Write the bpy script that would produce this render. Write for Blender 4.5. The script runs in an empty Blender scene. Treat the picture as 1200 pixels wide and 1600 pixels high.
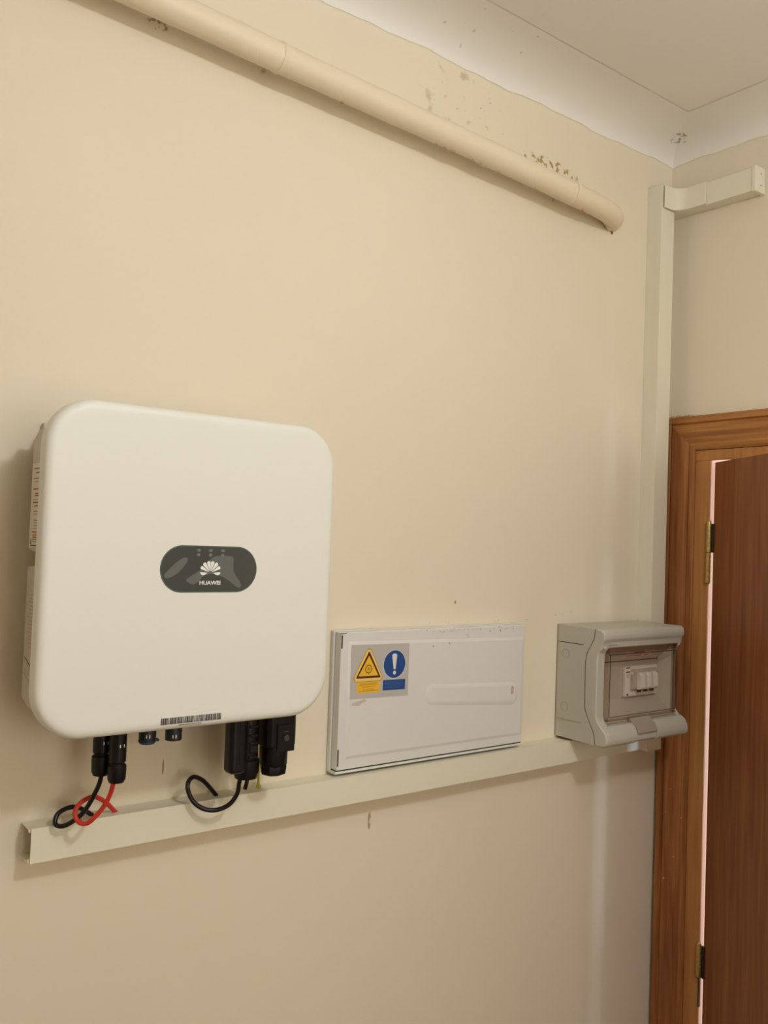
import bpy, bmesh, math, random
from mathutils import Vector, Matrix
random.seed(4)
S = bpy.context.scene
COL = S.collection
PI = math.pi

# ------------------------------------------------------------------ camera
cam_d = bpy.data.cameras.new('camera')
cam = bpy.data.objects.new('camera', cam_d)
COL.objects.link(cam)
S.camera = cam
cr = Vector((0.79334333, -0.60771345, 0.03592665)).normalized()
cf = Vector((0.60684032, 0.794145, 0.03284119)).normalized()
cu = cr.cross(cf).normalized()
cr = cf.cross(cu).normalized()
cam.matrix_world = Matrix(((cr.x, cu.x, -cf.x, -1.91001), (cr.y, cu.y, -cf.y, -1.33322),
                           (cr.z, cu.z, -cf.z, 1.75), (0, 0, 0, 1)))
cam_d.sensor_fit = 'VERTICAL'
cam_d.sensor_height = 24.0
cam_d.lens = 1370.8 / 1600 * 24.0
cam_d.clip_start = 0.02

# ------------------------------------------------------------------ world, lights, exposure
W = bpy.data.worlds.new('world')
S.world = W
W.use_nodes = True
W.node_tree.nodes['Background'].inputs[0].default_value = (0.75, 0.87, 1.0, 1)
W.node_tree.nodes['Background'].inputs[1].default_value = 0.6
S.view_settings.view_transform = 'Standard'
S.view_settings.look = 'None'
S.view_settings.gamma = 1.0
S.view_settings.use_curve_mapping = False
S.view_settings.exposure = 0.0

def lamp(name, kind, loc, power, color, size=0.1, size_y=None, target=None, spread=None):
    d = bpy.data.lights.new(name, kind)
    d.energy = power
    d.color = color
    if kind == 'AREA':
        d.shape = 'RECTANGLE'
        d.size = size
        d.size_y = size_y or size
        if spread: d.spread = spread
    else:
        d.shadow_soft_size = size
    o = bpy.data.objects.new(name, d)
    COL.objects.link(o)
    o.location = loc
    if target is not None:
        o.rotation_euler = (Vector(target) - Vector(loc)).to_track_quat('-Z', 'Y').to_euler()
    return o

# ceiling bulb of the room (just above and in front of the photographer, outside the frame)
lamp('ceiling_bulb', 'POINT', (-1.20, -1.50, 2.55), 25, (0.93, 0.985, 1.0), 0.06)
# warm fill light added behind the camera, shining through an added window
lamp('back_fill_light', 'AREA', (-1.2, -3.10, 1.65), 20.5, (1.0, 0.85, 0.64), 1.2, 1.3, target=(-1.2, 0, 1.65))
# daylight from the corridor window beyond the door
lamp('corridor_daylight', 'AREA', (1.52, -1.13, 1.25), 17, (0.62, 0.80, 1.0), 0.16, 1.7, target=(0, -0.14, 1.25))
lamp('reveal_fill_light', 'AREA', (0.85, -2.85, 1.35), 50, (1.0, 0.93, 0.88), 0.8, 1.3, target=(0.75, 0, 1.35))  # fill light added in the corridor to brighten the door reveal

# ------------------------------------------------------------------ helpers
def link(name, me, mat=None, parent=None, smooth=False, **props):
    o = bpy.data.objects.new(name, me)
    COL.objects.link(o)
    if mat is not None and not me.materials:
        me.materials.append(mat)
    if parent is not None:
        o.parent = parent
    if smooth:
        for p in me.polygons: p.use_smooth = True
    for k, v in props.items(): o[k] = v
    return o

def bmobj(name, bm, mat, parent=None, smooth=False, weighted=False, **props):
    bmesh.ops.recalc_face_normals(bm, faces=bm.faces)
    me = bpy.data.meshes.new(name)
    bm.to_mesh(me); bm.free()
    o = link(name, me, mat, parent, smooth or weighted, **props)
    if weighted:
        m = o.modifiers.new('wn', 'WEIGHTED_NORMAL'); m.keep_sharp = False
    return o

def thing(name, label, cat, group=None, loc=(0, 0, 0)):
    o = bpy.data.objects.new(name, None)
    COL.objects.link(o)
    o.location = loc
    o.empty_display_size = 0.05
    o['label'] = label; o['category'] = cat
    if group: o['group'] = group
    return o

def box(bm, x0, x1, y0, y1, z0, z1):
    v = [bm.verts.new(p) for p in ((x0,y0,z0),(x1,y0,z0),(x1,y1,z0),(x0,y1,z0),(x0,y0,z1),(x1,y0,z1),(x1,y1,z1),(x0,y1,z1))]
    for f in ((0,1,2,3),(4,5,6,7),(0,1,5,4),(1,2,6,5),(2,3,7,6),(3,0,4,7)):
        bm.faces.new([v[i] for i in f])
    return v

def bevel(bm, w, seg=2, ang=0.5):
    bmesh.ops.recalc_face_normals(bm, faces=bm.faces)
    es = [e for e in bm.edges if len(e.link_faces) == 2 and e.calc_face_angle(0) > ang]
    bmesh.ops.bevel(bm, geom=es, offset=w, segments=seg, profile=0.5, affect='EDGES', clamp_overlap=True)

def boxobj(name, dims, mat, parent=None, bw=0.0, seg=2, **props):
    bm = bmesh.new(); box(bm, *dims)
    if bw: bevel(bm, bw, seg)
    return bmobj(name, bm, mat, parent, weighted=bool(bw), **props)

def prism(bm, pts, axis, a, b):
    """polygon pts extruded along axis ('x': pts are (y,z); 'y': (x,z); 'z': (x,y)) from a to b"""
    def P(p, t):
        return {'x': (t, p[0], p[1]), 'y': (p[0], t, p[1]), 'z': (p[0], p[1], t)}[axis]
    A = [bm.verts.new(P(p, a)) for p in pts]
    B = [bm.verts.new(P(p, b)) for p in pts]
    n = len(pts)
    bm.faces.new(A); bm.faces.new(B)
    for i in range(n):
        bm.faces.new((A[i], A[(i+1) % n], B[(i+1) % n], B[i]))

def prismobj(name, pts, axis, a, b, mat, parent=None, bw=0.0, seg=2, **props):
    bm = bmesh.new(); prism(bm, pts, axis, a, b)
    if bw: bevel(bm, bw, seg)
    return bmobj(name, bm, mat, parent, weighted=bool(bw), **props)

def rrect(x0, x1, z0, z1, r, n=8):
    out = []
    for cx, cz, a0 in ((x1-r, z1-r, 0), (x0+r, z1-r, PI/2), (x0+r, z0+r, PI), (x1-r, z0+r, 1.5*PI)):
        for i in range(n+1):
            a = a0 + PI/2*i/n
            out.append((cx + r*math.cos(a), cz + r*math.sin(a)))
    return out

def catmull(pts, sub=6):
    P = [Vector(p) for p in pts]
    P = [P[0]*2-P[1]] + P + [P[-1]*2-P[-2]]
    out = []
    for i in range(1, len(P)-2):
        for k in range(sub):
            t = k/sub
            a, b, c, d = P[i-1], P[i], P[i+1], P[i+2]
            out.append(0.5*((2*b)+(c-a)*t+(2*a-5*b+4*c-d)*t*t+(3*b-a-3*c+d)*t**3))
    out.append(P[-2])
    return out

def tube(bm, pts, r, n=12, caps=True, rfun=None):
    pts = [Vector(p) for p in pts]
    rings = []
    up = None
    for i, p in enumerate(pts):
        d = (pts[min(i+1, len(pts)-1)] - pts[max(i-1, 0)]).normalized()
        if up is None:
            up = d.orthogonal().normalized()
        up = (up - d*up.dot(d)).normalized()
        s = d.cross(up)
        rr = rfun(i/(len(pts)-1)) if rfun else r
        rings.append([bm.verts.new(p + (up*math.cos(a)+s*math.sin(a))*rr) for a in (2*PI*k/n for k in range(n))])
    for a, b in zip(rings, rings[1:]):
        for k in range(n):
            bm.faces.new((a[k], a[(k+1) % n], b[(k+1) % n], b[k]))
    if caps:
        bm.faces.new(rings[0]); bm.faces.new(rings[-1])

def lathe(bm, c, prof, n=24, axis='z', ribs=0, ribd=0.0, ribz=None):
    """prof: list of (radius, height offset) around a vertical (or x/y) axis through c"""
    rings = []
    for r, h in prof:
        ring = []
        for k in range(n):
            a = 2*PI*k/n
            rr = r
            if ribs and ribz and ribz[0] <= h <= ribz[1] and (k % 2): rr = r - ribd
            u, v = rr*math.cos(a), rr*math.sin(a)
            p = {'z': (u, v, h), 'x': (h, u, v), 'y': (u, h, v)}[axis]
            ring.append(bm.verts.new((c[0]+p[0], c[1]+p[1], c[2]+p[2])))
        rings.append(ring)
    for a, b in zip(rings, rings[1:]):
        for k in range(n):
            bm.faces.new((a[k], a[(k+1) % n], b[(k+1) % n], b[k]))
    bm.faces.new(rings[0]); bm.faces.new(rings[-1])

def latheobj(name, c, prof, mat, parent=None, n=24, axis='z', sharp=True, **kw):
    bm = bmesh.new(); lathe(bm, c, prof, n, axis, **kw)
    o = bmobj(name, bm, mat, parent, smooth=True)
    m = o.modifiers.new('es', 'EDGE_SPLIT'); m.split_angle = math.radians(35)
    return o

def text_mesh(body, size, ext):
    cu_ = bpy.data.curves.new('t', 'FONT')
    cu_.body = body; cu_.size = size; cu_.extrude = ext; cu_.align_x = 'CENTER'
    cu_.resolution_u = 3; cu_.offset = size*0.022
    t = bpy.data.objects.new('t', cu_); COL.objects.link(t)
    bpy.context.view_layer.update()
    me = bpy.data.meshes.new_from_object(t.evaluated_get(bpy.context.evaluated_depsgraph_get()))
    bpy.data.objects.remove(t); bpy.data.curves.remove(cu_)
    return me

# ------------------------------------------------------------------ materials
def mat(name, col, rough=0.5, metal=0.0, spec=0.5, coat=0.0, bump=None, var=None):
    m = bpy.data.materials.new(name); m.use_nodes = True
    nt = m.node_tree; b = nt.nodes['Principled BSDF']
    b.inputs['Base Color'].default_value = (*col, 1)
    b.inputs['Roughness'].default_value = rough
    b.inputs['Metallic'].default_value = metal
    b.inputs['Specular IOR Level'].default_value = spec
    if coat:
        b.inputs['Coat Weight'].default_value = coat
        b.inputs['Coat Roughness'].default_value = 0.08
    tc = nt.nodes.new('ShaderNodeTexCoord')
    if var:   # (scale, amount)
        n = nt.nodes.new('ShaderNodeTexNoise'); n.inputs['Scale'].default_value = var[0]
        n.inputs['Detail'].default_value = 4
        nt.links.new(tc.outputs['Object'], n.inputs['Vector'])
        r = nt.nodes.new('ShaderNodeMapRange')
        r.inputs[1].default_value = 0.3; r.inputs[2].default_value = 0.7
        r.inputs[3].default_value = 1-var[1]; r.inputs[4].default_value = 1+var[1]
        nt.links.new(n.outputs['Fac'], r.inputs[0])
        mx = nt.nodes.new('ShaderNodeVectorMath'); mx.operation = 'SCALE'
        mx.inputs[0].default_value = col
        nt.links.new(r.outputs[0], mx.inputs['Scale'])
        nt.links.new(mx.outputs[0], b.inputs['Base Color'])
    if bump:  # (scale, strength, distance)
        n = nt.nodes.new('ShaderNodeTexNoise'); n.inputs['Scale'].default_value = bump[0]
        n.inputs['Detail'].default_value = 3
        nt.links.new(tc.outputs['Object'], n.inputs['Vector'])
        bp = nt.nodes.new('ShaderNodeBump'); bp.inputs['Strength'].default_value = bump[1]
        bp.inputs['Distance'].default_value = bump[2]
        nt.links.new(n.outputs['Fac'], bp.inputs['Height'])
        nt.links.new(bp.outputs[0], b.inputs['Normal'])
    return m

def wall_paint(name, col, stains=(), bump=0.25, axis2=2):
    """matt emulsion with roller relief; stains: (x, z, half width, half height, noise scale, threshold, colour)"""
    m = bpy.data.materials.new(name); m.use_nodes = True
    nt = m.node_tree; N = nt.nodes; L = nt.links
    b = N['Principled BSDF']
    b.inputs['Roughness'].default_value = 0.62
    b.inputs['Specular IOR Level'].default_value = 0.3
    tc = N.new('ShaderNodeTexCoord')
    def noise(scale, detail=4):
        n = N.new('ShaderNodeTexNoise'); n.inputs['Scale'].default_value = scale; n.inputs['Detail'].default_value = detail
        L.new(tc.outputs['Object'], n.inputs['Vector']); return n.outputs['Fac']
    def math_(op, a, b_=None):
        n = N.new('ShaderNodeMath'); n.operation = op
        for i, v in enumerate((a, b_)):
            if v is None: continue
            if isinstance(v, (int, float)): n.inputs[i].default_value = v
            else: L.new(v, n.inputs[i])
        return n.outputs[0]
    big = noise(1.6, 5)
    f = math_('MULTIPLY', math_('SUBTRACT', big, 0.5), 0.10)
    f = math_('ADD', f, 1.0)
    sc = N.new('ShaderNodeVectorMath'); sc.operation = 'SCALE'; sc.inputs[0].default_value = col
    L.new(f, sc.inputs['Scale'])
    cur = sc.outputs[0]
    if stains:
        sep = N.new('ShaderNodeSeparateXYZ'); L.new(tc.outputs['Object'], sep.inputs[0])
        for x0, z0, a, h, ns, th, c in stains:
            dx = math_('DIVIDE', math_('SUBTRACT', sep.outputs[0], x0), a)
            dz = math_('DIVIDE', math_('SUBTRACT', sep.outputs[axis2], z0), h)
            e = math_('SUBTRACT', 1.0, math_('ADD', math_('MULTIPLY', dx, dx), math_('MULTIPLY', dz, dz)))
            e = math_('MAXIMUM', e, 0.0)
            k = math_('MULTIPLY', math_('SUBTRACT', noise(ns, 3), th), 9.0)
            k = math_('MINIMUM', math_('MAXIMUM', k, 0.0), 1.0)
            k = math_('MULTIPLY', k, math_('MINIMUM', math_('MULTIPLY', e, 2.5), 1.0))
            mx = N.new('ShaderNodeMix'); mx.data_type = 'RGBA'
            L.new(k, mx.inputs[0]); L.new(cur, mx.inputs[6]); mx.inputs[7].default_value = (*c, 1)
            cur = mx.outputs[2]
    L.new(cur, b.inputs['Base Color'])
    bp = N.new('ShaderNodeBump'); bp.inputs['Strength'].default_value = bump; bp.inputs['Distance'].default_value = 0.002
    mixn = math_('ADD', math_('MULTIPLY', noise(9, 2), 1.6), math_('MULTIPLY', noise(260, 2), 0.10))
    L.new(mixn, bp.inputs['Height']); L.new(bp.outputs[0], b.inputs['Normal'])
    return m

def wood(name, dark, light, axis='z', rough=0.38, chips=False):
    m = bpy.data.materials.new(name); m.use_nodes = True
    nt = m.node_tree; N = nt.nodes; L = nt.links
    b = N['Principled BSDF']; b.inputs['Roughness'].default_value = rough
    b.inputs['Specular IOR Level'].default_value = 0.35
    tc = N.new('ShaderNodeTexCoord')
    mp = N.new('ShaderNodeMapping')
    mp.inputs['Scale'].default_value = {'z': (55, 55, 3.0), 'y': (55, 3.0, 55)}[axis]
    L.new(tc.outputs['Object'], mp.inputs[0])
    n = N.new('ShaderNodeTexNoise'); n.inputs['Scale'].default_value = 1.0; n.inputs['Detail'].default_value = 6
    n.inputs['Distortion'].default_value = 0.6
    L.new(mp.outputs[0], n.inputs['Vector'])
    mp2 = N.new('ShaderNodeMapping')
    mp2.inputs['Scale'].default_value = {'z': (260, 260, 9.0), 'y': (260, 9.0, 260)}[axis]
    L.new(tc.outputs['Object'], mp2.inputs[0])
    n2 = N.new('ShaderNodeTexNoise'); n2.inputs['Scale'].default_value = 1.0; n2.inputs['Detail'].default_value = 3
    L.new(mp2.outputs[0], n2.inputs['Vector'])
    ad = N.new('ShaderNodeMath'); ad.operation = 'MULTIPLY_ADD'; ad.inputs[1].default_value = 0.35
    L.new(n2.outputs['Fac'], ad.inputs[0]); L.new(n.outputs['Fac'], ad.inputs[2])
    r = N.new('ShaderNodeValToRGB')
    r.color_ramp.elements[0].position = 0.46; r.color_ramp.elements[0].color = (*dark, 1)
    r.color_ramp.elements[1].position = 0.88; r.color_ramp.elements[1].color = (*light, 1)
    L.new(ad.outputs[0], r.inputs[0])
    cur = r.outputs[0]
    if chips:
        v = N.new('ShaderNodeTexNoise'); v.inputs['Scale'].default_value = 70; v.inputs['Detail'].default_value = 2
        L.new(tc.outputs['Object'], v.inputs['Vector'])
        g = N.new('ShaderNodeMath'); g.operation = 'GREATER_THAN'; g.inputs[1].default_value = 0.755
        L.new(v.outputs['Fac'], g.inputs[0])
        mx = N.new('ShaderNodeMix'); mx.data_type = 'RGBA'; mx.inputs[7].default_value = (0.55, 0.38, 0.25, 1)
        L.new(g.outputs[0], mx.inputs[0]); L.new(cur, mx.inputs[6]); cur = mx.outputs[2]
    L.new(cur, b.inputs['Base Color'])
    bp = N.new('ShaderNodeBump'); bp.inputs['Strength'].default_value = 0.15; bp.inputs['Distance'].default_value = 0.001
    L.new(n2.outputs['Fac'], bp.inputs['Height']); L.new(bp.outputs[0], b.inputs['Normal'])
    return m

CREAM = (0.80, 0.718, 0.57)
DIRT = (0.17, 0.12, 0.07)
M_wallA = wall_paint('cream_wall_paint', CREAM, stains=[
    (-0.46, 2.600, 0.11, 0.022, 75, 0.50, (0.38, 0.27, 0.08)),
    (-0.50, 2.585, 0.16, 0.012, 160, 0.58, DIRT),
    (-0.70, 2.655, 0.16, 0.07, 90, 0.66, (0.30, 0.23, 0.16)),
    (-0.75, 2.65, 0.13, 0.09, 30, 0.58, (0.62, 0.50, 0.35)),
    (-0.33, 2.54, 0.09, 0.05, 120, 0.66, (0.45, 0.28, 0.15)),
    (-0.236, 2.507, 0.005, 0.006, 10, 0.0, DIRT),
    (-1.383, 2.563, 0.02, 0.010, 110, 0.50, (0.34, 0.26, 0.16)),
    (-0.90, 1.222, 0.004, 0.018, 60, 0.35, (0.42, 0.30, 0.18)),
    (-1.318, 1.375, 0.0016, 0.014, 10, 0.2, (0.35, 0.25, 0.15)),
    (-0.37, 1.600, 0.035, 0.008, 110, 0.62, (0.5, 0.36, 0.22)),
    (-0.62, 1.590, 0.17, 0.004, 140, 0.62, (0.45, 0.33, 0.2)),
    (-0.70, 1.63, 0.003, 0.004, 10, 0.2, (0.4, 0.3, 0.18)),
])
M_wallB = wall_paint('cream_wall_paint_door_side', CREAM)
M_ceil = wall_paint('white_ceiling_paint', (0.86, 0.83, 0.79), stains=[
    (-0.72, -0.06, 0.14, 0.13, 60, 0.68, (0.42, 0.36, 0.31)),
    (-0.055, -0.055, 0.022, 0.022, 120, 0.50, (0.36, 0.31, 0.25))], bump=0.5, axis2=1)
M_floor = mat('terracotta_tile', (0.26, 0.16, 0.10), 0.4, var=(6, 0.15))
M_grout = mat('tile_grout', (0.32, 0.29, 0.25), 0.8)
M_pipe = mat('cream_painted_pipe', (0.82, 0.70, 0.53), 0.45, bump=(26, 0.35, 0.002))
M_crumb = mat('flaking_plaster', (0.58, 0.40, 0.24), 0.9)
M_trunk = mat('ivory_plastic_trunking', (0.80, 0.76, 0.62), 0.38)
M_trunk2 = mat('ivory_trunking_inside', (0.84, 0.79, 0.62), 0.5)
M_white = mat('off_white_powder_coat', (0.79, 0.785, 0.73), 0.42, bump=(900, 0.05, 0.0004))
M_house = mat('silver_grey_housing', (0.60, 0.54, 0.48), 0.42)
M_dark = mat('housing_shadow_grey', (0.36, 0.33, 0.29), 0.6)
M_black = mat('black_plastic', (0.005, 0.0045, 0.0045), 0.38, spec=0.28)
M_black2 = mat('black_rubber_cable', (0.009, 0.007, 0.0065), 0.35, spec=0.35)
M_red = mat('red_cable', (0.62, 0.035, 0.02), 0.4)
M_blue_cap = mat('blue_cap', (0.02, 0.045, 0.12), 0.35)
M_navyblk = mat('blue_black_socket', (0.018, 0.022, 0.035), 0.35)
M_print_w = mat('white_print', (0.86, 0.86, 0.84), 0.5)
M_disp = mat('smoked_display', (0.055, 0.062, 0.060), 0.16)
M_rim = mat('display_rim', (0.10, 0.10, 0.09), 0.3)
M_film = mat('film_bubble', (0.115, 0.128, 0.120), 0.3)
M_led = mat('unlit_led', (0.16, 0.16, 0.15), 0.4)
M_bar = mat('barcode_ink', (0.06, 0.045, 0.04), 0.6)
M_label = mat('label_paper', (0.80, 0.74, 0.63), 0.5)
M_lred = mat('red_ink', (0.36, 0.07, 0.03), 0.6)
M_lgrey = mat('grey_ink', (0.36, 0.31, 0.25), 0.6)
M_lgrey2 = mat('faint_grey_ink', (0.52, 0.46, 0.36), 0.6)
M_lorange = mat('orange_ink', (0.62, 0.36, 0.08), 0.6)
M_panel = mat('white_enamelled_steel', (0.74, 0.73, 0.71), 0.22, var=(3, 0.02))
M_rust = mat('rusty_chipped_paint', (0.50, 0.36, 0.28), 0.7, var=(300, 0.3))
M_slot = mat('dark_slot', (0.06, 0.05, 0.045), 0.8)
M_signg = mat('grey_sign_sheet', (0.50, 0.48, 0.45), 0.42)
M_signy = mat('sign_yellow', (0.85, 0.50, 0.035), 0.42)
M_signy2 = mat('sign_pale_yellow', (0.87, 0.60, 0.18), 0.42)
M_signo = mat('sign_olive_outline', (0.42, 0.27, 0.03), 0.45)
M_signk = mat('sign_dark_maroon', (0.09, 0.012, 0.008), 0.45)
M_signb = mat('sign_blue', (0.012, 0.065, 0.26), 0.42)
M_signb2 = mat('sign_blue_text', (0.05, 0.12, 0.33), 0.45)
M_signw = mat('sign_white', (0.72, 0.74, 0.74), 0.42)
M_signt = mat('sign_brown_text', (0.50, 0.24, 0.02), 0.45)
M_box = mat('grey_abs_plastic', (0.52, 0.50, 0.43), 0.36)
M_box2 = mat('grey_abs_inside', (0.50, 0.47, 0.40), 0.5)
M_brk = mat('breaker_plastic', (0.82, 0.80, 0.76), 0.4)
M_steel = mat('bright_screw', (0.72, 0.70, 0.66), 0.3, metal=0.3)
M_brass = mat('aged_brass', (0.52, 0.36, 0.13), 0.42, metal=0.85, var=(160, 0.25))
M_hplate = mat('dark_hinge_plate', (0.05, 0.04, 0.035), 0.4, metal=0.6)
M_gy = mat('green_yellow_wire', (0.42, 0.42, 0.03), 0.45)
M_woodf = wood('frame_wood_vertical', (0.20, 0.062, 0.018), (0.44, 0.175, 0.052), 'z', 0.40, True)
M_woodt = wood('frame_wood_horizontal', (0.28, 0.105, 0.028), (0.52, 0.235, 0.068), 'y', 0.40)
M_jamb = wood('jamb_wood', (0.40, 0.165, 0.045), (0.52, 0.24, 0.075), 'z', 0.42)
M_leaf = wood('door_leaf_wood', (0.20, 0.062, 0.020), (0.34, 0.125, 0.040), 'z', 0.38)
M_reveal = mat('pink_reveal_plaster', (0.95, 0.66, 0.54), 0.7)
M_corr = mat('corridor_white_paint', (0.8, 0.77, 0.72), 0.7)
M_wframe = mat('window_frame_white', (0.75, 0.74, 0.71), 0.4)

def glass(name, tint, gl=0.06, rough=0.03):
    m = bpy.data.materials.new(name); m.use_nodes = True
    nt = m.node_tree; N = nt.nodes; L = nt.links
    N.remove(N['Principled BSDF'])
    t = N.new('ShaderNodeBsdfTransparent'); t.inputs[0].default_value = (*tint, 1)
    g = N.new('ShaderNodeBsdfGlossy'); g.inputs['Roughness'].default_value = rough
    lw = N.new('ShaderNodeLayerWeight'); lw.inputs[0].default_value = 0.35
    fr = N.new('ShaderNodeMath'); fr.operation = 'POWER'; fr.inputs[1].default_value = 4.0
    L.new(lw.outputs['Facing'], fr.inputs[0])
    ad = N.new('ShaderNodeMath'); ad.operation = 'MULTIPLY_ADD'; ad.inputs[1].default_value = 0.5; ad.inputs[2].default_value = 0.035
    L.new(fr.outputs[0], ad.inputs[0]); fr = ad
    mx = N.new('ShaderNodeMixShader')
    L.new(fr.outputs[0], mx.inputs[0]); L.new(t.outputs[0], mx.inputs[1]); L.new(g.outputs[0], mx.inputs[2])
    L.new(mx.outputs[0], N['Material Output'].inputs[0])
    return m
M_smoke = glass('smoked_window', (0.98, 0.955, 0.935))
M_smoke_edge = glass('smoked_window_edge', (0.88, 0.80, 0.74), rough=0.1)
M_pane = glass('clear_pane', (0.97, 0.98, 0.98))

# ------------------------------------------------------------------ the room
RX0, RY0, ZC = -3.6, -3.0, 2.786
DY0, DY1, DZ = -0.129, -0.870, 1.985          # door opening in the right wall

def struct(name, bm_or_dims, m, parent=None, **kw):
    if isinstance(bm_or_dims, tuple):
        bm = bmesh.new(); box(bm, *bm_or_dims)
    else: bm = bm_or_dims
    if parent is None: kw['kind'] = 'structure'
    return bmobj(name, bm, m, parent, **kw)

struct('wall_back', (RX0, 0.12, 0.0, 0.12, 0, 2.9), M_wallA)
bm = bmesh.new()
box(bm, 0, 0.12, DY0, 0.0, 0, 2.9)
box(bm, 0, 0.12, DY1, DY0, DZ, 2.9)
box(bm, 0, 0.12, RY0, DY1, 0, 2.9)
struct('wall_right', bm, M_wallB)
struct('wall_left', (RX0-0.12, RX0, RY0, 0.12, 0, 2.9), M_wallB)
bm = bmesh.new()
wx0, wx1, wz0, wz1 = -1.85, -0.55, 0.95, 2.35
box(bm, RX0, wx0, RY0-0.12, RY0, 0, 2.9); box(bm, wx1, 0.12, RY0-0.12, RY0, 0, 2.9)
box(bm, wx0, wx1, RY0-0.12, RY0, 0, wz0); box(bm, wx0, wx1, RY0-0.12, RY0, wz1, 2.9)
struct('wall_front', bm, M_wallB)
# unseen window added behind the camera to carry the fill light
bm = bmesh.new()
for d in ((wx0, wx0+.05, wz0, wz1), (wx1-.05, wx1, wz0, wz1), (wx0, wx1, wz0, wz0+.05), (wx0, wx1, wz1-.05, wz1), (-1.23, -1.17, wz0, wz1)):
    box(bm, d[0], d[1], RY0-.08, RY0-.03, d[2], d[3])
win = struct('added_window_1', bm, M_wframe)
for a, b in ((wx0+.05, -1.23), (-1.17, wx1-.05)):
    boxobj('pane', (a, b, RY0-.058, RY0-.052, wz0+.05, wz1-.05), M_pane, win)

# ceiling: slab and a rounded, hand-plastered cove that runs along both walls
bm = bmesh.new()
box(bm, RX0, 1.7, RY0, 0.12, ZC, ZC+0.12)
R = 0.055
RX = 0.13
def cove_off(t): return 0.0022*math.sin(t*17) + 0.0016*math.sin(t*41+1) + 0.001*math.sin(t*93)
def cove_strip(along, a, b, n):
    rows = []
    for i in range(n+1):
        t = a + (b-a)*i/n
        row = []
        for k in range(13):
            q = PI/2*k/12
            off = RX*(1-math.sin(q)) ; dz = R*(1-math.cos(q))
            off += 0.0008
            zz = ZC - 0.001 - dz - (cove_off(t) if k == 12 else 0)
            y_or_x = -off
            row.append(bm.verts.new((t, y_or_x, zz) if along == 'x' else (y_or_x, t, zz)))
        rows.append(row)
    for r0, r1 in zip(rows, rows[1:]):
        for k in range(12):
            bm.faces.new((r0[k], r0[k+1], r1[k+1], r1[k]))
cove_strip('x', RX0, 0.0, 240)
cove_strip('y', RY0, 0.0, 200)
co = struct('ceiling', bm, M_ceil, smooth=True)
m_ = co.modifiers.new('es', 'EDGE_SPLIT'); m_.split_angle = math.radians(40)

# floor: grout bed and separate tiles
fl = struct('floor', (RX0, 1.7, RY0, 0.12, -0.08, -0.006), M_grout)
ts = 0.40
tme = None
for i in range(9):
    for j in range(8):
        x0 = RX0 + i*ts; y0 = RY0 + j*ts
        w = min(ts, -x0); h = min(ts, -y0)
        if w <= 0.02 or h <= 0.02: continue
        if abs(w-ts) < 1e-6 and abs(h-ts) < 1e-6 and tme is not None:
            o = link('tile', tme, None, fl); o.location = (x0, y0, 0)
        else:
            bm = bmesh.new(); box(bm, 0.002, w-0.002, 0.002, h-0.002, -0.006, 0.0)
            o = bmobj('tile', bm, M_floor, fl); o.location = (x0, y0, 0)
            if abs(w-ts) < 1e-6 and abs(h-ts) < 1e-6: tme = o.data

# corridor beyond the door
struct('wall_corridor_back', (0.12, 1.8, 0.0, 0.12, 0, 2.9), M_corr)
struct('wall_corridor_front', (0.12, 1.8, RY0-.12, RY0, 0, 2.9), M_corr)
struct('wall_corridor_side', (1.7, 1.82, RY0, 0.0, 0, 2.9), M_corr)

# ------------------------------------------------------------------ door frame
frame = thing('trim_1', 'x', 'x')
del frame['label']; del frame['category']
frame['kind'] = 'structure'
prof = [(0, 0), (0, .015), (.003, .018), (.016, .018), (.019, .013), (.023, .0165), (.030, .0165), (.058, .0145),
        (.066, .0105), (.070, .012), (.080, .0105), (.084, .0085), (.084, 0)]
AY0, AZ1 = -0.008, 2.083
AY1 = DY1 - 0.037 - 0.084 + 0.0
def arch(name, ptsA, ptsB, m):
    bm = bmesh.new()
    A = [bm.verts.new(p) for p in ptsA]; B = [bm.verts.new(p) for p in ptsB]
    n = len(A)
    for i in range(n):
        bm.faces.new((A[i], A[(i+1) % n], B[(i+1) % n], B[i]))
    bm.faces.new(A); bm.faces.new(B)
    return bmobj(name, bm, m, frame)
arch('architrave', [(-h-.0005, AY0-s, 0) for s, h in prof], [(-h-.0005, AY0-s, AZ1-s) for s, h in prof], M_woodf)
arch('architrave', [(-h-.0005, AY1+s, 0) for s, h in prof], [(-h-.0005, AY1+s, AZ1-s) for s, h in prof], M_woodf)
arch('architrave', [(-h-.0005, AY0-s, AZ1-s) for s, h in prof], [(-h-.0005, AY1+s, AZ1-s) for s, h in prof], M_woodt)
# jamb faces (inner frame)
JY = AY0-.084
boxobj('jamb', (-.006, -.0003, -.1315, JY+.001, 0, 1.972), M_jamb, frame, .001, 1)
boxobj('jamb', (-.006, -.0003, DY1-.035, DY1+.003, 0, 1.972), M_jamb, frame, .001, 1)
boxobj('head_jamb', (-.006, -.0003, DY1-.035, JY+.001, 1.972, AZ1-.0845), M_jamb, frame, .001, 1)
boxobj('reveal_lining', (.001, .118, DY0-.0015, DY0-.0002, 0, DZ-.001), M_reveal, frame)
boxobj('reveal_lining', (.001, .118, DY0-.03, DY0-.0016, DZ-.0035, DZ-.001), M_reveal, frame)
# broken plaster at the top left corner of the frame
bm = bmesh.new()
for k in range(16):
    y = -0.010 - k*0.0045 - random.random()*0.002
    r = random.uniform(0.002, 0.0042)
    bmesh.ops.create_icosphere(bm, subdivisions=1, radius=r, matrix=Matrix.Translation((-r*0.7, y, AZ1+0.002+random.random()*0.003)))
bmobj('plaster_crumbs', bm, M_crumb, frame, kind='stuff')

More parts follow.
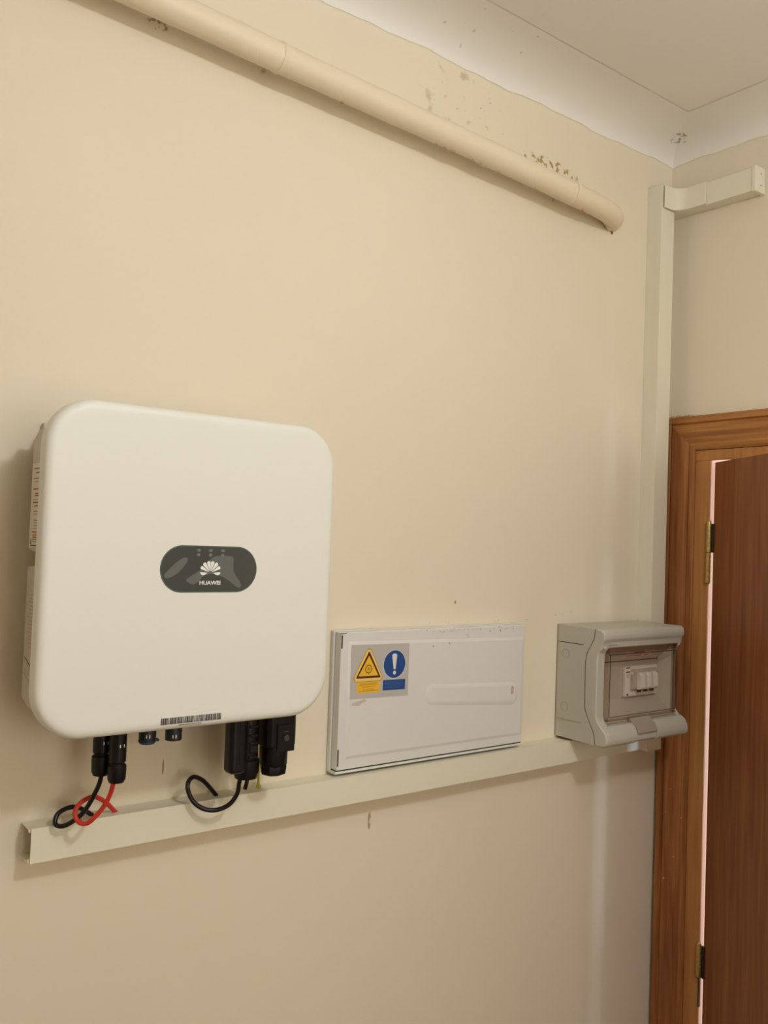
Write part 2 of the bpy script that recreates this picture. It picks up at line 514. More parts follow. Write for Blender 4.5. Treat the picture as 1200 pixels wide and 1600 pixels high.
# door leaf, hung on two knuckle hinges, standing ajar towards the camera
PIV = Vector((-0.011, -0.1345, 0))
ANG = math.radians(-31)
leaf = struct('door_1', (0.0085, 0.0435, -0.725, -0.0065, 0.008, 1.9665), M_leaf)
leaf.data.transform(Matrix.Rotation(ANG, 4, 'Z'))
leaf.location = PIV
def hinge(z0, z1):
    zm = (z0+z1)/2
    h = latheobj('hinge', (0, 0, 0), [(.0035, z0-.003), (.0062, z0), (.0066, z0+.003), (.0066, zm-.0015)], M_brass, leaf, 16)
    latheobj('knuckle', (0, 0, 0), [(.0066, zm+.0005), (.0066, z1-.003), (.0062, z1), (.0035, z1+.004)], M_brass, h, 16)
    latheobj('washer', (0, 0, 0), [(.0058, zm-.0015), (.0058, zm+.0005)], M_hplate, h, 16)
    bm = bmesh.new(); box(bm, 0.004, 0.010, -.012, -.003, zm, z1-.004)
    o = bmobj('hinge_plate', bm, M_hplate, h); o.data.transform(Matrix.Rotation(ANG, 4, 'Z'))
    bm = bmesh.new(); box(bm, 0.0048, 0.0107, .0006, .004, z0+.004, zm-.002)
    bmobj('hinge_plate', bm, M_hplate, h)
hinge(1.677, 1.823)
hinge(0.672, 0.826)
latheobj('door_handle', (0, 0, 0), [(.022, 0), (.022, .004), (.009, .007), (.009, .04), (.012, .045), (.012, .055)], M_brass, leaf, 20, 'x')
hd = leaf.children[-1]
hd.data.transform(Matrix.Rotation(ANG, 4, 'Z') @ Matrix.Translation((0.0085, -0.665, 1.0)) @ Matrix.Rotation(PI, 4, 'Z'))

# ------------------------------------------------------------------ heating pipe near the ceiling
pp = thing('water_pipe', 'cream painted round pipe running along the wall just below the ceiling', 'pipe', loc=(-1.9, -0.055, 2.59))
def P0(o):  # children keep world coordinates
    o.matrix_parent_inverse = o.parent.matrix_world.inverted() if False else Matrix.Translation(-o.parent.location)
    return o
pc = catmull([(-3.2, -.055, 2.622), (-2.4, -.055, 2.597), (-1.9, -.055, 2.582), (-1.392, -.055, 2.5652), (-1.172, -.055, 2.5566), (-.936, -.055, 2.5488),
              (-.669, -.055, 2.5392), (-.467, -.053, 2.5308), (-.355, -.047, 2.5295), (-.300, -.038, 2.5290), (-.262, -.024, 2.5305), (-.238, -.0012, 2.533)], 10)
bm = bmesh.new()
tube(bm, pc, .0245, 24, rfun=lambda t: .0245*(1+.012*math.sin(t*60)+.01*math.sin(t*143)))
P0(bmobj('pipe_body', bm, M_pipe, pp, smooth=True))
for x, z in ((-1.189, 2.5573), (-.445, 2.5302)):
    bm = bmesh.new(); tube(bm, [(x-.004, -.0550, z+.0001), (x+.004, -.0548, z-.0002)], .0262, 24)
    bevel(bm, .001, 1)
    P0(bmobj('pipe_clamp', bm, M_pipe, pp, smooth=False))
    bm = bmesh.new(); tube(bm, [(x, -.035, z), (x, -.0006, z)], .003, 10)
    P0(bmobj('clamp_stud', bm, M_pipe, pp, smooth=True))
bm = bmesh.new()
def crumb(x, dz, yy, r):
    zc = 2.5488 + (x+.936)*(-.0365)
    mtx = Matrix.Translation((x, yy, zc+dz)) @ Matrix.Diagonal((random.uniform(1, 2.2), .8, random.uniform(.6, 1.0), 1))
    bmesh.ops.create_icosphere(bm, subdivisions=1, radius=r, matrix=mtx)
for x in [-.83, -.826, -.81, -.795, -.79, -.742, -.73, -.715, -.70, -.67, -.665, -1.05, -1.055, -.56, -.47, -.40, -.395, -.385]:
    crumb(x+random.uniform(-.004, .004), -.0240+random.uniform(-.002, .001), -.047+random.uniform(-.005, .005), random.uniform(.0014, .0034))
for k in range(46):
    crumb(random.uniform(-.56, -.30), random.uniform(.040, .060), -.0022, random.uniform(.0015, .0040))
for k in range(10):
    crumb(random.uniform(-1.2, -.6), .050, -.002, random.uniform(.001, .002))
P0(bmobj('plaster_crumbs', bm, M_crumb, pp, kind='stuff'))
bm = bmesh.new()
for k in range(7):
    bmesh.ops.create_icosphere(bm, subdivisions=2, radius=random.uniform(.008, .014), matrix=Matrix.Translation((-.250+random.uniform(-.016, .010), -.0085, 2.532+random.uniform(-.016, .014))) @ Matrix.Diagonal((1, .42, 1, 1)))
P0(bmobj('plaster_collar', bm, M_wallA, pp, smooth=True))

# ------------------------------------------------------------------ cable trunking
def channel(y0, y1, a0, a1, t=.0018):
    """U section open to the front: points (y, across)"""
    return [(y0, a0), (y1, a0), (y1, a0+.005), (y1+t*1.5, a0+.005), (y1+t*1.5, a0+t), (y0-t, a0+t), (y0-t, a1-t), (y1+t*1.5, a1-t), (y1+t*1.5, a1-.005), (y1, a1-.005), (y1, a1), (y0, a1)]
TZ0, TZ1, TY = 1.2755, 1.3230, -.040
ht = thing('cable_trunking', 'long ivory cable trunking running horizontally under the white inverter, open at its left end', 'trunking', 'ivory cable trunking', loc=(-.8, 0, 1.28))
def lidpts(front, a0, a1, t=.0015, wrap=.013, o=.0008):
    return [(front+wrap, a0-o), (front-o, a0-o), (front-o, a1+o), (front+wrap, a1+o), (front+wrap, a1), (front+t, a1), (front+t, a1-.004), (front+t*2.4, a1-.005),
            (front+t*2.4, a1-.007), (front+t, a1-.007), (front+t, a0+.007), (front+t*2.4, a0+.007), (front+t*2.4, a0+.005), (front+t, a0+.004), (front+t, a0), (front+wrap, a0)]
P0(prismobj('channel', channel(-.0004, TY+.003, TZ0, TZ1), 'x', -1.5325, -.1005, M_trunk2, ht))
P0(prismobj('lid', lidpts(TY, TZ0, TZ1), 'x', -1.530, -.1005, M_trunk, ht))
vt = thing('cable_trunking', 'tall ivory vertical cable trunking in the corner beside the wooden door frame', 'trunking', 'ivory cable trunking', loc=(-.073, 0, 1.28))
VX0, VX1 = -.0985, -.0475
def swap(pts): return [(b, a) for a, b in pts]
P0(prismobj('channel', swap(channel(-.0004, TY+.003, VX0, VX1)), 'z', 1.2665, 2.650, M_trunk, vt))
P0(prismobj('lid', swap(lidpts(TY, VX0, VX1)), 'z', 1.2665, 2.650, M_trunk, vt))
P0(boxobj('end_cap', (VX0-.0005, VX1+.0005, -.042, -.0004, 2.650, 2.6525), M_trunk, vt, .0008, 1))
rt = thing('cable_trunking', 'short ivory trunking with a curved corner piece high on the wall above the door', 'trunking', 'ivory cable trunking', loc=(0, -.13, 2.59))
EZ0, EZ1 = 2.592, 2.6465
arc = [(-.094, -.0475), (-.080, -.0478)] + [(-.044-.026*(1-math.sin(a)), -.074+.026*math.cos(a)) for a in (PI/2*k/8 for k in range(9))][0:0]
arc = [(-.095, -.0475), (-.082, -.0480)]
for k in range(11):
    a = PI/2*k/10
    arc.append((-.076 + .032*math.sin(a), -.082 + .034*math.cos(a)))
poly = arc + [(-.044, -.125), (-.0005, -.125), (-.0005, -.0005), (-.0455, -.0005), (-.0455, -.0445), (-.095, -.0445)]
P0(prismobj('corner_piece', poly, 'z', EZ0, EZ1, M_trunk, rt, .0007, 1))
P0(prismobj('channel', swap(channel(-.0004, -.037, 0, 0)), 'z', 0, 0.001, M_trunk, rt)).name = 'tmp'
bpy.data.objects.remove(rt.children[-1])
zz = [( -.0004, 2.590), (-.0385, 2.590), (-.0385, 2.643), (-.0004, 2.643)]
bm = bmesh.new(); prism(bm, [(x, z) for x, z in zz], 'y', -.1252, -.243); P0(bmobj('channel', bm, M_trunk, rt))
bm = bmesh.new(); box(bm, -.0412, -.0265, -.243, -.1252, 2.5890, 2.6440); bevel(bm, .0008, 1); P0(bmobj('lid', bm, M_trunk, rt, weighted=True))
bm = bmesh.new(); box(bm, -.0430, -.0004, -.2535, -.2415, 2.5865, 2.6470); bevel(bm, .0025, 2); P0(bmobj('end_cap', bm, M_trunk, rt, weighted=True))
cap = rt.children[-1]
for z in (2.630, 2.603):
    o = latheobj('screw_hole', (-.022, -.2537, z), [(.0022, 0), (.0022, -.0004)], M_lgrey, cap, 10, 'y')

# ------------------------------------------------------------------ inverter
iv = thing('solar_inverter', 'large off-white wall-mounted solar inverter with rounded corners and a dark display pill', 'inverter', loc=(-1.345, 0, 1.47))
IX0, IX1, IZ0, IZ1 = -1.5745, -1.1235, 1.4735, 1.9255
bm = bmesh.new()
rings = []
for y, ins in ((-.146, .010), (-.1475, .003), (-.151, .0), (-.162, .0), (-.1685, .0010), (-.1722, .0036), (-.1741, .0070), (-.1749, .011), (-.1751, .015), (-.1751, .020)):
    rings.append([bm.verts.new((x, y, z)) for x, z in rrect(IX0+ins, IX1-ins, IZ0+ins, IZ1-ins, max(.066-ins, .02), 12)])
for a, b in zip(rings, rings[1:]):
    n = len(a)
    for k in range(n): bm.faces.new((a[k], a[(k+1) % n], b[(k+1) % n], b[k]))
bm.faces.new(rings[0]); bm.faces.new(rings[-1])
P0(bmobj('front_cover', bm, M_white, iv, weighted=True))
hb = P0(boxobj('housing', (-1.535, -1.160, -.1455, -.012, 1.505, 1.895), M_house, iv, .004, 2))
# side heat-sink cheeks, two per side with a notch between them
def cheek(x0, x1, zb, zt, cb, ct):
    pts = [(-.030, zb+cb), (-.030, zt-ct), (-.058, zt), (-.146, zt+.002), (-.146, zb-.004), (-.058, zb)]
    return P0(prismobj('side_cheek', pts, 'x', x0, x1, M_house, iv, .0018, 2))
c1 = cheek(-1.5505, -1.5345, 1.7165, 1.8905, .003, .014)
c2 = cheek(-1.5505, -1.5345, 1.5010, 1.6975, .010, .002)
cheek(-1.1605, -1.146, 1.7165, 1.8905, .003, .014); cheek(-1.1605, -1.146, 1.5010, 1.6975, .010, .002)
P0(boxobj('hanging_bracket', (-1.532, -1.16, -.012, -.0005, 1.60, 1.905), M_house, iv, .001, 1))
# printed labels on the left cheek
XL = -1.5508
def strip(y0, y1, z0, z1, m, par, slant=0.0, x=XL-.0006):
    bm = bmesh.new()
    v = [bm.verts.new(p) for p in ((x, y0, z0), (x, y1, z0+slant), (x, y1, z1+slant), (x, y0, z1))]
    bm.faces.new(v)
    r = bmesh.ops.extrude_face_region(bm, geom=bm.faces[:])
    for q in r['geom']:
        if isinstance(q, bmesh.types.BMVert): q.co.x += .0002
    return bmobj('print', bm, m, par)
lab = P0(boxobj('warning_label', (XL-.0003, XL+.0005, -.128, -.0345, 1.7235, 1.842), M_label, iv))
lab2 = P0(boxobj('rating_label', (XL-.0003, XL+.0005, -.128, -.0345, 1.520, 1.668), M_house, iv))
for z, ys, m in ((1.8335, (-.070, -.046), M_lred), (1.8275, (-.070, -.054), M_lred), (1.8195, (-.068, -.044), M_lgrey), (1.815, (-.070, -.048), M_lgrey2),
                 (1.8045, (-.070, -.045), M_lred), (1.7980, (-.070, -.053), M_lred), (1.795, (-.070, -.055), M_lred), (1.7895, (-.070, -.046), M_lgrey2),
                 (1.7855, (-.070, -.045), M_lred), (1.7805, (-.070, -.053), M_lred), (1.773, (-.070, -.05), M_lgrey), (1.769, (-.07, -.05), M_lgrey2),
                 (1.7605, (-.070, -.052), M_lgrey), (1.757, (-.07, -.052), M_lgrey2), (1.753, (-.07, -.052), M_lgrey2), (1.749, (-.07, -.052), M_lgrey2),
                 (1.7440, (-.070, -.046), M_lred), (1.7405, (-.07, -.050), M_lorange), (1.7385, (-.07, -.050), M_lorange), (1.7365, (-.07, -.051), M_lred),
                 (1.7335, (-.07, -.05), M_lgrey), (1.7305, (-.07, -.05), M_lgrey2), (1.7250, (-.07, -.042), M_bar)):
    P0(strip(ys[0]-.03, ys[1], z, z+.0016, m, lab)) if False else strip(ys[0]-.03, ys[1], z, z+.0016, m, lab)
strip(-.046, -.040, 1.7275, 1.7350, M_lgrey, lab)
for k in range(15):
    z = 1.656 - k*.0052
    strip(-.10, -.046-random.random()*.012, z, z+.0022, M_lgrey2, lab2, 0)
strip(-.10, -.040, 1.5480, 1.5496, M_bar, lab2, .020)
strip(-.10, -.052, 1.5400, 1.5425, M_lgrey2, lab2, .018)
strip(-.10, -.048, 1.5340, 1.5362, M_lgrey2, lab2, .018)
strip(-.10, -.040, 1.5255, 1.5270, M_lgrey, lab2, .020)
# display pill
YD = -.1751
DX0, DX1, DZ0, DZ1 = -1.4133, -1.2611, 1.6668, 1.7337
dp = P0(prismobj('display', rrect(DX0, DX1, DZ0, DZ1, (DZ1-DZ0)/2-.0001, 16), 'y', YD+.001, YD-.0010, M_rim, iv, .0004, 1))
def disp_plate(name, pts, m, y0, y1, par=dp, **kw):
    return prismobj(name, pts, 'y', y0, y1, m, par, **kw)
disp_plate('display_glass', rrect(DX0+.0016, DX1-.0016, DZ0+.0016, DZ1-.0016, (DZ1-DZ0)/2-.0018, 16), M_disp, YD-.0009, YD-.0013)
def smooth_poly(pts, sub=5):
    P = [Vector((p[0], p[1])) for p in pts]; n = len(P); out = []
    for i in range(n):
        a, b, c, d = P[i-1], P[i], P[(i+1) % n], P[(i+2) % n]
        for k in range(sub):
            t = k/sub
            q = 0.5*((2*b)+(c-a)*t+(2*a-5*b+4*c-d)*t*t+(3*b-a-3*c+d)*t**3)
            out.append((q.x, q.y))
    return out
b1 = [(-1.4071, 1.690), (-1.4036, 1.6869), (-1.3950, 1.6895), (-1.3865, 1.6948), (-1.3790, 1.7030), (-1.3736, 1.7108), (-1.373, 1.7152), (-1.379, 1.7162), (-1.3921, 1.7074), (-1.4048, 1.6947)]
b2 = [(-1.3741, 1.6838), (-1.3635, 1.6783), (-1.3551, 1.6822), (-1.3480, 1.690), (-1.3350, 1.6935), (-1.3183, 1.6896), (-1.3072, 1.6839), (-1.2921, 1.674), (-1.2866, 1.6757), (-1.2888, 1.6823),
      (-1.2986, 1.6954), (-1.3005, 1.706), (-1.3014, 1.7176), (-1.3120, 1.7196), (-1.3233, 1.7196), (-1.3339, 1.717), (-1.3407, 1.7113), (-1.3541, 1.6982), (-1.3692, 1.6886)]
disp_plate('film_bubble', smooth_poly(b1), M_film, YD-.0012, YD-.0015)
disp_plate('film_bubble', smooth_poly(b2), M_film, YD-.0012, YD-.0015)
for x in (-1.3563, -1.3376, -1.3185):
    disp_plate('status_light', rrect(x-.0024, x+.0024, 1.7182, 1.7230, .0023, 4), M_led, YD-.0012, YD-.00155)
    disp_plate('status_icon', [(x-.003, 1.7262), (x, 1.7250), (x+.003, 1.7262), (x+.0022, 1.7290), (x-.0022, 1.7290)], M_led, YD-.0012, YD-.00155)
# petal emblem and name
LC = (-1.3370, 1.6950)
def petal(ang, r1, half):
    k = math.tan(half); c = r1/(1+math.sin(half)); q = c*math.sin(half)
    pts = [(.0030, .0030*k*.5)]
    for i in range(9):
        a = PI/2+half*0.6 - (PI+half*1.2)*i/8
        pts.append((c + q*math.cos(a), q*math.sin(a)))
    pts.append((.0030, -.0030*k*.5))
    ca, sa = math.cos(ang), math.sin(ang)
    return [(LC[0] + (r*ca - w_*sa)*1.0, LC[1] + (r*sa + w_*ca)*1.0) for r, w_ in pts]
for a, r1, hf in ((78, .0172, 10.6), (102, .0172, 10.6), (53, .0178, 10.2), (127, .0178, 10.2), (28.5, .0174, 9.2), (151.5, .0174, 9.2)):
    o = disp_plate('emblem_petal', petal(math.radians(a), r1, math.radians(hf)), M_print_w, YD-.0014, YD-.0017)
for s in (1, -1):
    pts = [(.0045, .0004), (.0100, .0010), (.0160, .0012), (.0150, -.0016), (.0118, -.0034), (.0085, -.0024)]
    disp_plate('emblem_petal', [(LC[0]+s*a, LC[1]+b-.0004) for a, b in pts], M_print_w, YD-.0014, YD-.0017)
me = text_mesh('HUAWEI', .0098, .00015)
xs = [v.co.x for v in me.vertices]; w_ = max(xs)-min(xs)
me.transform(Matrix.Translation((-1.3370, YD-.0016, 1.6780)) @ Matrix.Rotation(PI/2, 4, 'X') @ Matrix.Diagonal((.0330/w_, .80, 1, 1)))
link('name_lettering', me, M_print_w, dp)
# barcode sticker
YB = -.1751
bcx0, bcx1, bz0, bz1 = -1.4020, -1.3085, 1.4812, 1.4905
bm = bmesh.new(); x = bcx0
while x < bcx1:
    w = random.choice((.0007, .0010, .0016, .0024)); g = random.choice((.0006, .0007, .0012))
    if random.random() < .06: g = .0028
    box(bm, x, min(x+w, bcx1), -.1755, -.1735, 1.4828, 1.4918); x += w+g
P0(bmobj('barcode', bm, M_bar, iv))
bm = bmesh.new()
for i in range(16):
    box(bm, -1.3745+i*.0022, -1.3745+i*.0022+.0014, -.1752, -.1730, 1.4796, 1.4812)
P0(bmobj('serial_print', bm, M_lgrey, iv))
# sockets on the underside
def ribbed(name, c, prof, m, parent, ribz, n=36, d=.0007):
    return latheobj(name, c, prof, m, parent, n, ribs=1, ribd=d, ribz=ribz)
def socket(x, y, r, z0, cap=None):
    s = P0(latheobj('socket', (x, y, 0), [(r, 1.506), (r, z0+.003), (r-.001, z0+.002)], M_navyblk, iv, 24))
    if cap:
        latheobj('socket_cap', (x, y, 0), [(r-.001, z0+.003), (r+.0004, z0+.002), (r+.0004, z0), (r-.002, z0-.003)], M_blue_cap, s, 24)
        boxobj('cap_tab', (x+r-.003, x+r+.005, y-.004, y+.004, z0-.0008, z0+.0028), M_blue_cap, s, .0006, 1)
    # white printed signs on the socket
    for dx in (-.0022, .0038):
        ang = -PI/2 - .35 + dx*60
        px_, py_ = x + math.cos(ang)*(r+.0002), y + math.sin(ang)*(r+.0002)
        bm = bmesh.new(); box(bm, -.0008, .0008, -.0002, .0002, 0, .0045)
        o = bmobj('print', bm, M_print_w, s)
        o.data.transform(Matrix.Translation((px_, py_, z0+.007)) @ Matrix.Rotation(ang+PI/2, 4, 'Z'))
    return s
socket(-1.3890, -.100, .0125, 1.4440, True)
socket(-1.3480, -.100, .0125, 1.4400)
P0(latheobj('vent_valve', (-1.495, -.085, 0), [(.011, 1.506), (.011, 1.467), (.008, 1.461)], M_black, iv, 18))

# ------------------------------------------------------------------ plugs and cables
def solar_plug(label, x, y, ztop, znut, zend, wire, wm, r=.0125):
    t = thing('solar_cable', label, 'cable', 'solar cables under the inverter', loc=(x, y, zend))
    P0(latheobj('connector', (x, y, 0), [(r*.93, 1.500), (r*.97, ztop), (r*.97, znut+.006), (r*.80, znut+.004), (r*.80, znut-.002)], M_black, t, 24))
    P0(ribbed('nut', (x, y, 0), [(r*.9, znut+.002), (r*1.03, znut), (r*1.04, znut-.006), (r*1.0, zend+.005), (r*.82, zend), (r*.35, zend)], M_black, t, (zend+.004, znut-.004), 36))
    for dx in (.0, .007):
        ang = -PI/2 - .1 + dx*70
        bm = bmesh.new(); box(bm, -.0007, .0007, -.0002, .0002, 0, .0042)
        o = P0(bmobj('print', bm, M_print_w, t))
        o.data.transform(Matrix.Translation((x+math.cos(ang)*(r+.0001), y+math.sin(ang)*(r+.0001), 1.4470)) @ Matrix.Rotation(ang+PI/2, 4, 'Z'))
    bm = bmesh.new(); tube(bm, catmull(wire, 6), .0034, 12)
    P0(bmobj('wire', bm, wm, t, smooth=True))
    return t
K = [(-1.4530, -.092, 1.425), (-1.451, -.09, 1.4083), (-1.4509, -.0843, 1.3897), (-1.4555, -.0787, 1.3726), (-1.4628, -.073, 1.354), (-1.4704, -.0673, 1.341), (-1.4862, -.0617, 1.3293), (-1.496, -.056, 1.3267),
     (-1.5007, -.0503, 1.3304), (-1.4959, -.0447, 1.3408), (-1.4816, -.039, 1.3453), (-1.4667, -.0333, 1.3434), (-1.4532, -.0277, 1.3361), (-1.4393, -.022, 1.3256), (-1.436, -.0205, 1.3225)]
solar_plug('black solar cable looping from the leftmost plug under the inverter into the trunking', -1.4535, -.092, 1.44, 1.4290, 1.4020, K, M_black2)
Rr = [(-1.4400, -.117, 1.410), (-1.4416, -.115, 1.4002), (-1.4423, -.1078, 1.3815), (-1.4463, -.1007, 1.3641), (-1.4523, -.0935, 1.3505), (-1.4638, -.0864, 1.336), (-1.4712, -.0792, 1.3326), (-1.4763, -.0721, 1.336),
      (-1.478, -.0649, 1.3452), (-1.4697, -.0578, 1.3548), (-1.4545, -.0506, 1.359), (-1.4425, -.0435, 1.3573), (-1.4281, -.0363, 1.3486), (-1.4152, -.0292, 1.3372), (-1.4041, -.022, 1.3256), (-1.401, -.0205, 1.3225)]
solar_plug('red solar cable with a black plug looping into the trunking', -1.4400, -.119, 1.43, 1.4200, 1.3965, Rr, M_red)

# communication plug with its curling black cable
cc = thing('communication_cable', 'thick black round plug with a curling black cable under the inverter', 'cable', loc=(-1.222, -.09, 1.365))
cx, cy = -1.2185, -.092
P0(latheobj('connector', (cx, cy, 0), [(.0170, 1.502), (.0180, 1.46), (.0180, 1.400), (.0170, 1.394)], M_black, cc, 28))
for z in (1.452, 1.438, 1.426, 1.404):
    P0(boxobj('clip_rib', (cx-.006, cx+.008, cy-.0195, cy-.0165, z-.004, z), M_black, cc, .0006, 1))
P0(boxobj('latch_clip', (cx-.005, cx+.009, cy-.0200, cy-.0160, 1.409, 1.421), M_black, cc, .0008, 1))
P0(ribbed('nut', (cx, cy, 0), [(.0175, 1.398), (.0205, 1.396), (.0208, 1.390), (.0200, 1.376), (.0175, 1.367), (.0100, 1.365)], M_black, cc, (1.375, 1.391), 24, .0008))
T = [(-1.2275, -.092, 1.372), (-1.2287, -.09, 1.3596), (-1.2286, -.0843, 1.3411), (-1.2371, -.0787, 1.3253), (-1.2508, -.073, 1.3175), (-1.2652, -.0673, 1.3162), (-1.2791, -.0617, 1.3209), (-1.2911, -.056, 1.3322),
     (-1.2972, -.0503, 1.3486), (-1.2939, -.0447, 1.3597), (-1.2824, -.039, 1.3639), (-1.2648, -.0333, 1.3554), (-1.249, -.0277, 1.3408), (-1.2355, -.022, 1.3266), (-1.232, -.0205, 1.3225)]
bm = bmesh.new(); tube(bm, catmull(T, 6), .0036, 12); P0(bmobj('wire', bm, M_black2, cc, smooth=True))
bm = bmesh.new(); tube(bm, [(-1.2145, -.092, 1.372), (-1.2160, -.091, 1.357), (-1.2180, -.090, 1.348)], .0034, 12); P0(bmobj('blanking_stub', bm, M_black2, cc, smooth=True))
# dongle
dg = thing('network_dongle', 'tall black rounded stick plugged in left of the thick round plug', 'dongle', loc=(-1.25, -.118, 1.39))
pts = rrect(-1.2685, -1.2405, 1.3850, 1.500, .008, 6)
P0(prismobj('casing', pts, 'y', -.134, -.106, M_black, dg, .009, 4))
P0(boxobj('seam_ridge', (-1.2545, -1.2520, -.1350, -.1335, 1.40, 1.48), M_black, dg, .0005, 1))
# AC plug
ac = thing('power_connector', 'big black angular power plug at the right end under the inverter', 'connector', loc=(-1.17, -.095, 1.366))
ax, ay = -1.1655, -.092
def octo(x, y, rx, ry, c): return [(x-rx+c, y-ry), (x+rx-c, y-ry), (x+rx, y-ry+c), (x+rx, y+ry-c), (x+rx-c, y+ry), (x-rx+c, y+ry), (x-rx, y+ry-c), (x-rx, y-ry+c)]
P0(prismobj('plug_body', octo(ax, ay, .0275, .022, .007), 'z', 1.4140, 1.502, M_black, ac, .0015, 2))
P0(boxobj('face_plate', (ax-.012, ax+.0205, ay-.0245, ay-.0215, 1.4060, 1.4500), M_black, ac, .0012, 2))
P0(latheobj('release_button', (ax+.004, ay-.0255, 1.428), [(.005, .001), (.005, -.001), (.003, -.0015)], M_slot, ac, 16, 'y'))
P0(boxobj('button_slot', (ax+.000, ax+.0085, ay-.0250, ay-.0244, 1.437, 1.4395), M_slot, ac))
P0(latheobj('sleeve', (ax-.0035, ay, 0), [(.0225, 1.416), (.0228, 1.412), (.0222, 1.384), (.0205, 1.380)], M_black, ac, 28))
P0(latheobj('nut', (ax-.0035, ay, 0), [(.0215, 1.382), (.0222, 1.380), (.0205, 1.368), (.0150, 1.3655)], M_black, ac, 8))
P0(latheobj('locking_pin', (ax+.0262, ay-.012, 1.4450), [(.0022, 0), (.0022, .0018), (.001, .0024)], M_print_w, ac, 12, 'x'))
# earth wire
ew = thing('earth_wire', 'thin green and yellow earth wire dropping to the trunking between the two thick plugs', 'wire', loc=(-1.15, -.02, 1.323))
bm = bmesh.new(); tube(bm, catmull([(-1.158, -.030, 1.506), (-1.1545, -.026, 1.44), (-1.1535, -.022, 1.40), (-1.1530, -.018, 1.36), (-1.1515, -.017, 1.3255)], 5), .0020, 10)
P0(bmobj('wire', bm, M_gy, ew, smooth=True))
P0(latheobj('cable_lug', (-1.1515, -.017, 0), [(.0038, 1.3242), (.0042, 1.326), (.0026, 1.330)], M_gy, ew, 10))

# ------------------------------------------------------------------ white steel panel in the wall
pn = thing('access_panel', 'flat white metal access panel with an embossed handle strip, resting on the trunking', 'panel', loc=(-.765, 0, 1.335))
PX0, PX1, PZ0, PZ1, PY = -1.0005, -.5255, 1.3345, 1.5815, -.030
P0(boxobj('frame', (-1.0035, -.5235, -.0105, -.0004, 1.3285, 1.5835), M_panel, pn, .0012, 1))
P0(boxobj('frame_lip', (-1.0035, -.530, -.030, -.0105, 1.3280, 1.3325), M_panel, pn, .0006, 1))
dr = P0(boxobj('panel_door', (PX0, PX1, PY, -.0108, PZ0, PZ1), M_panel, pn, .0016, 2))
# raised field with folded margins
bm = bmesh.new()
r0 = [(-.984, 1.353), (-.5275, 1.350), (-.5275, 1.556), (-.984, 1.5655)]
A = [bm.verts.new((x, PY-.00005, z)) for x, z in r0]
ins = [(-.978, 1.3585), (-.5330, 1.3555), (-.5330, 1.5505), (-.978, 1.5600)]
B = [bm.verts.new((x, PY-.0016, z)) for x, z in ins]
for i in range(4): bm.faces.new((A[i], A[(i+1) % 4], B[(i+1) % 4], B[i]))
bm.faces.new(B)
bmobj('pressed_field', bm, M_panel, dr)
F = PY-.0016
# embossed handle strip
bm = bmesh.new()
rings = []
for y, ins_ in ((F+.0002, 0), (F-.0006, .0030), (F-.0015, .0065), (F-.0018, .0100)):
    rings.append([bm.verts.new((x, y, z)) for x, z in rrect(-.800+ins_, -.5430-ins_, 1.4160+ins_, 1.4800-ins_*1.0, .0200-ins_, 6)])
# the outline leans a little: shear its right end down
for ring in rings:
    for v in ring:
        t = (v.co.x+.8)/.257
        v.co.z += (-.0000)*t
        if v.co.z > 1.448: v.co.z -= .016*t + .004*(1-t)
        else: v.co.z += .018*(1-t) - .002*t
for a, b in zip(rings, rings[1:]):
    n = len(a)
    for k in range(n): bm.faces.new((a[k], a[(k+1) % n], b[(k+1) % n], b[k]))
bm.faces.new(rings[-1])
bmobj('handle_strip', bm, M_panel, dr, weighted=True)
bm = bmesh.new()
def blot(cx_, cz_, rx_, rz_, y):
    n = 11; vs = []
    for k in range(n):
        a = 2*PI*k/n; q = random.uniform(.6, 1.1)
        vs.append(bm.verts.new((cx_+rx_*q*math.cos(a), y, cz_+rz_*q*math.sin(a))))
    bm.faces.new(vs)
blot(-.5615, 1.4460, .0055, .0100, F-.0020)
bmobj('rust_patch', bm, M_rust, dr)
bm = bmesh.new()
blot(-.962, 1.4515, .012, .006, F-.0002); blot(-.948, 1.4550, .009, .004, F-.0002)
bmobj('glue_residue', bm, mat('pinkish_residue', (0.62, 0.50, 0.45), .6), dr)
bm = bmesh.new()
for k in range(26):
    blot(random.uniform(-.80, -.55), 1.5785+random.uniform(-.004, .0015), random.uniform(.0008, .0035), random.uniform(.0006, .0013), PY-.0002)
for x, z in ((-.783, 1.548), (-.69, 1.563), (-.6935, 1.568), (-.74, 1.552), (-.63, 1.572), (-.60, 1.573)):
    blot(x, z, .002, .0022, F-.0002)
bmobj('paint_chips', bm, M_rust, dr, kind='stuff')
for z0, z1 in ((1.5530, 1.5770), (1.3420, 1.3720)):
    boxobj('hinge_slot', (PX0+.0008, PX0+.0035, PY-.0003, PY+.002, z0, z1), M_slot, dr)
boxobj('top_slot', (PX0-.0005, PX0+.012, PY-.0003, PY+.002, PZ1-.0025, PZ1-.0010), M_slot, dr)
P0(boxobj('gap_shade_strip', (-1.000, -.527, -.029, -.011, 1.3327, 1.3344), M_slot, pn))  # dark bar painted in as the shade line below the panel door

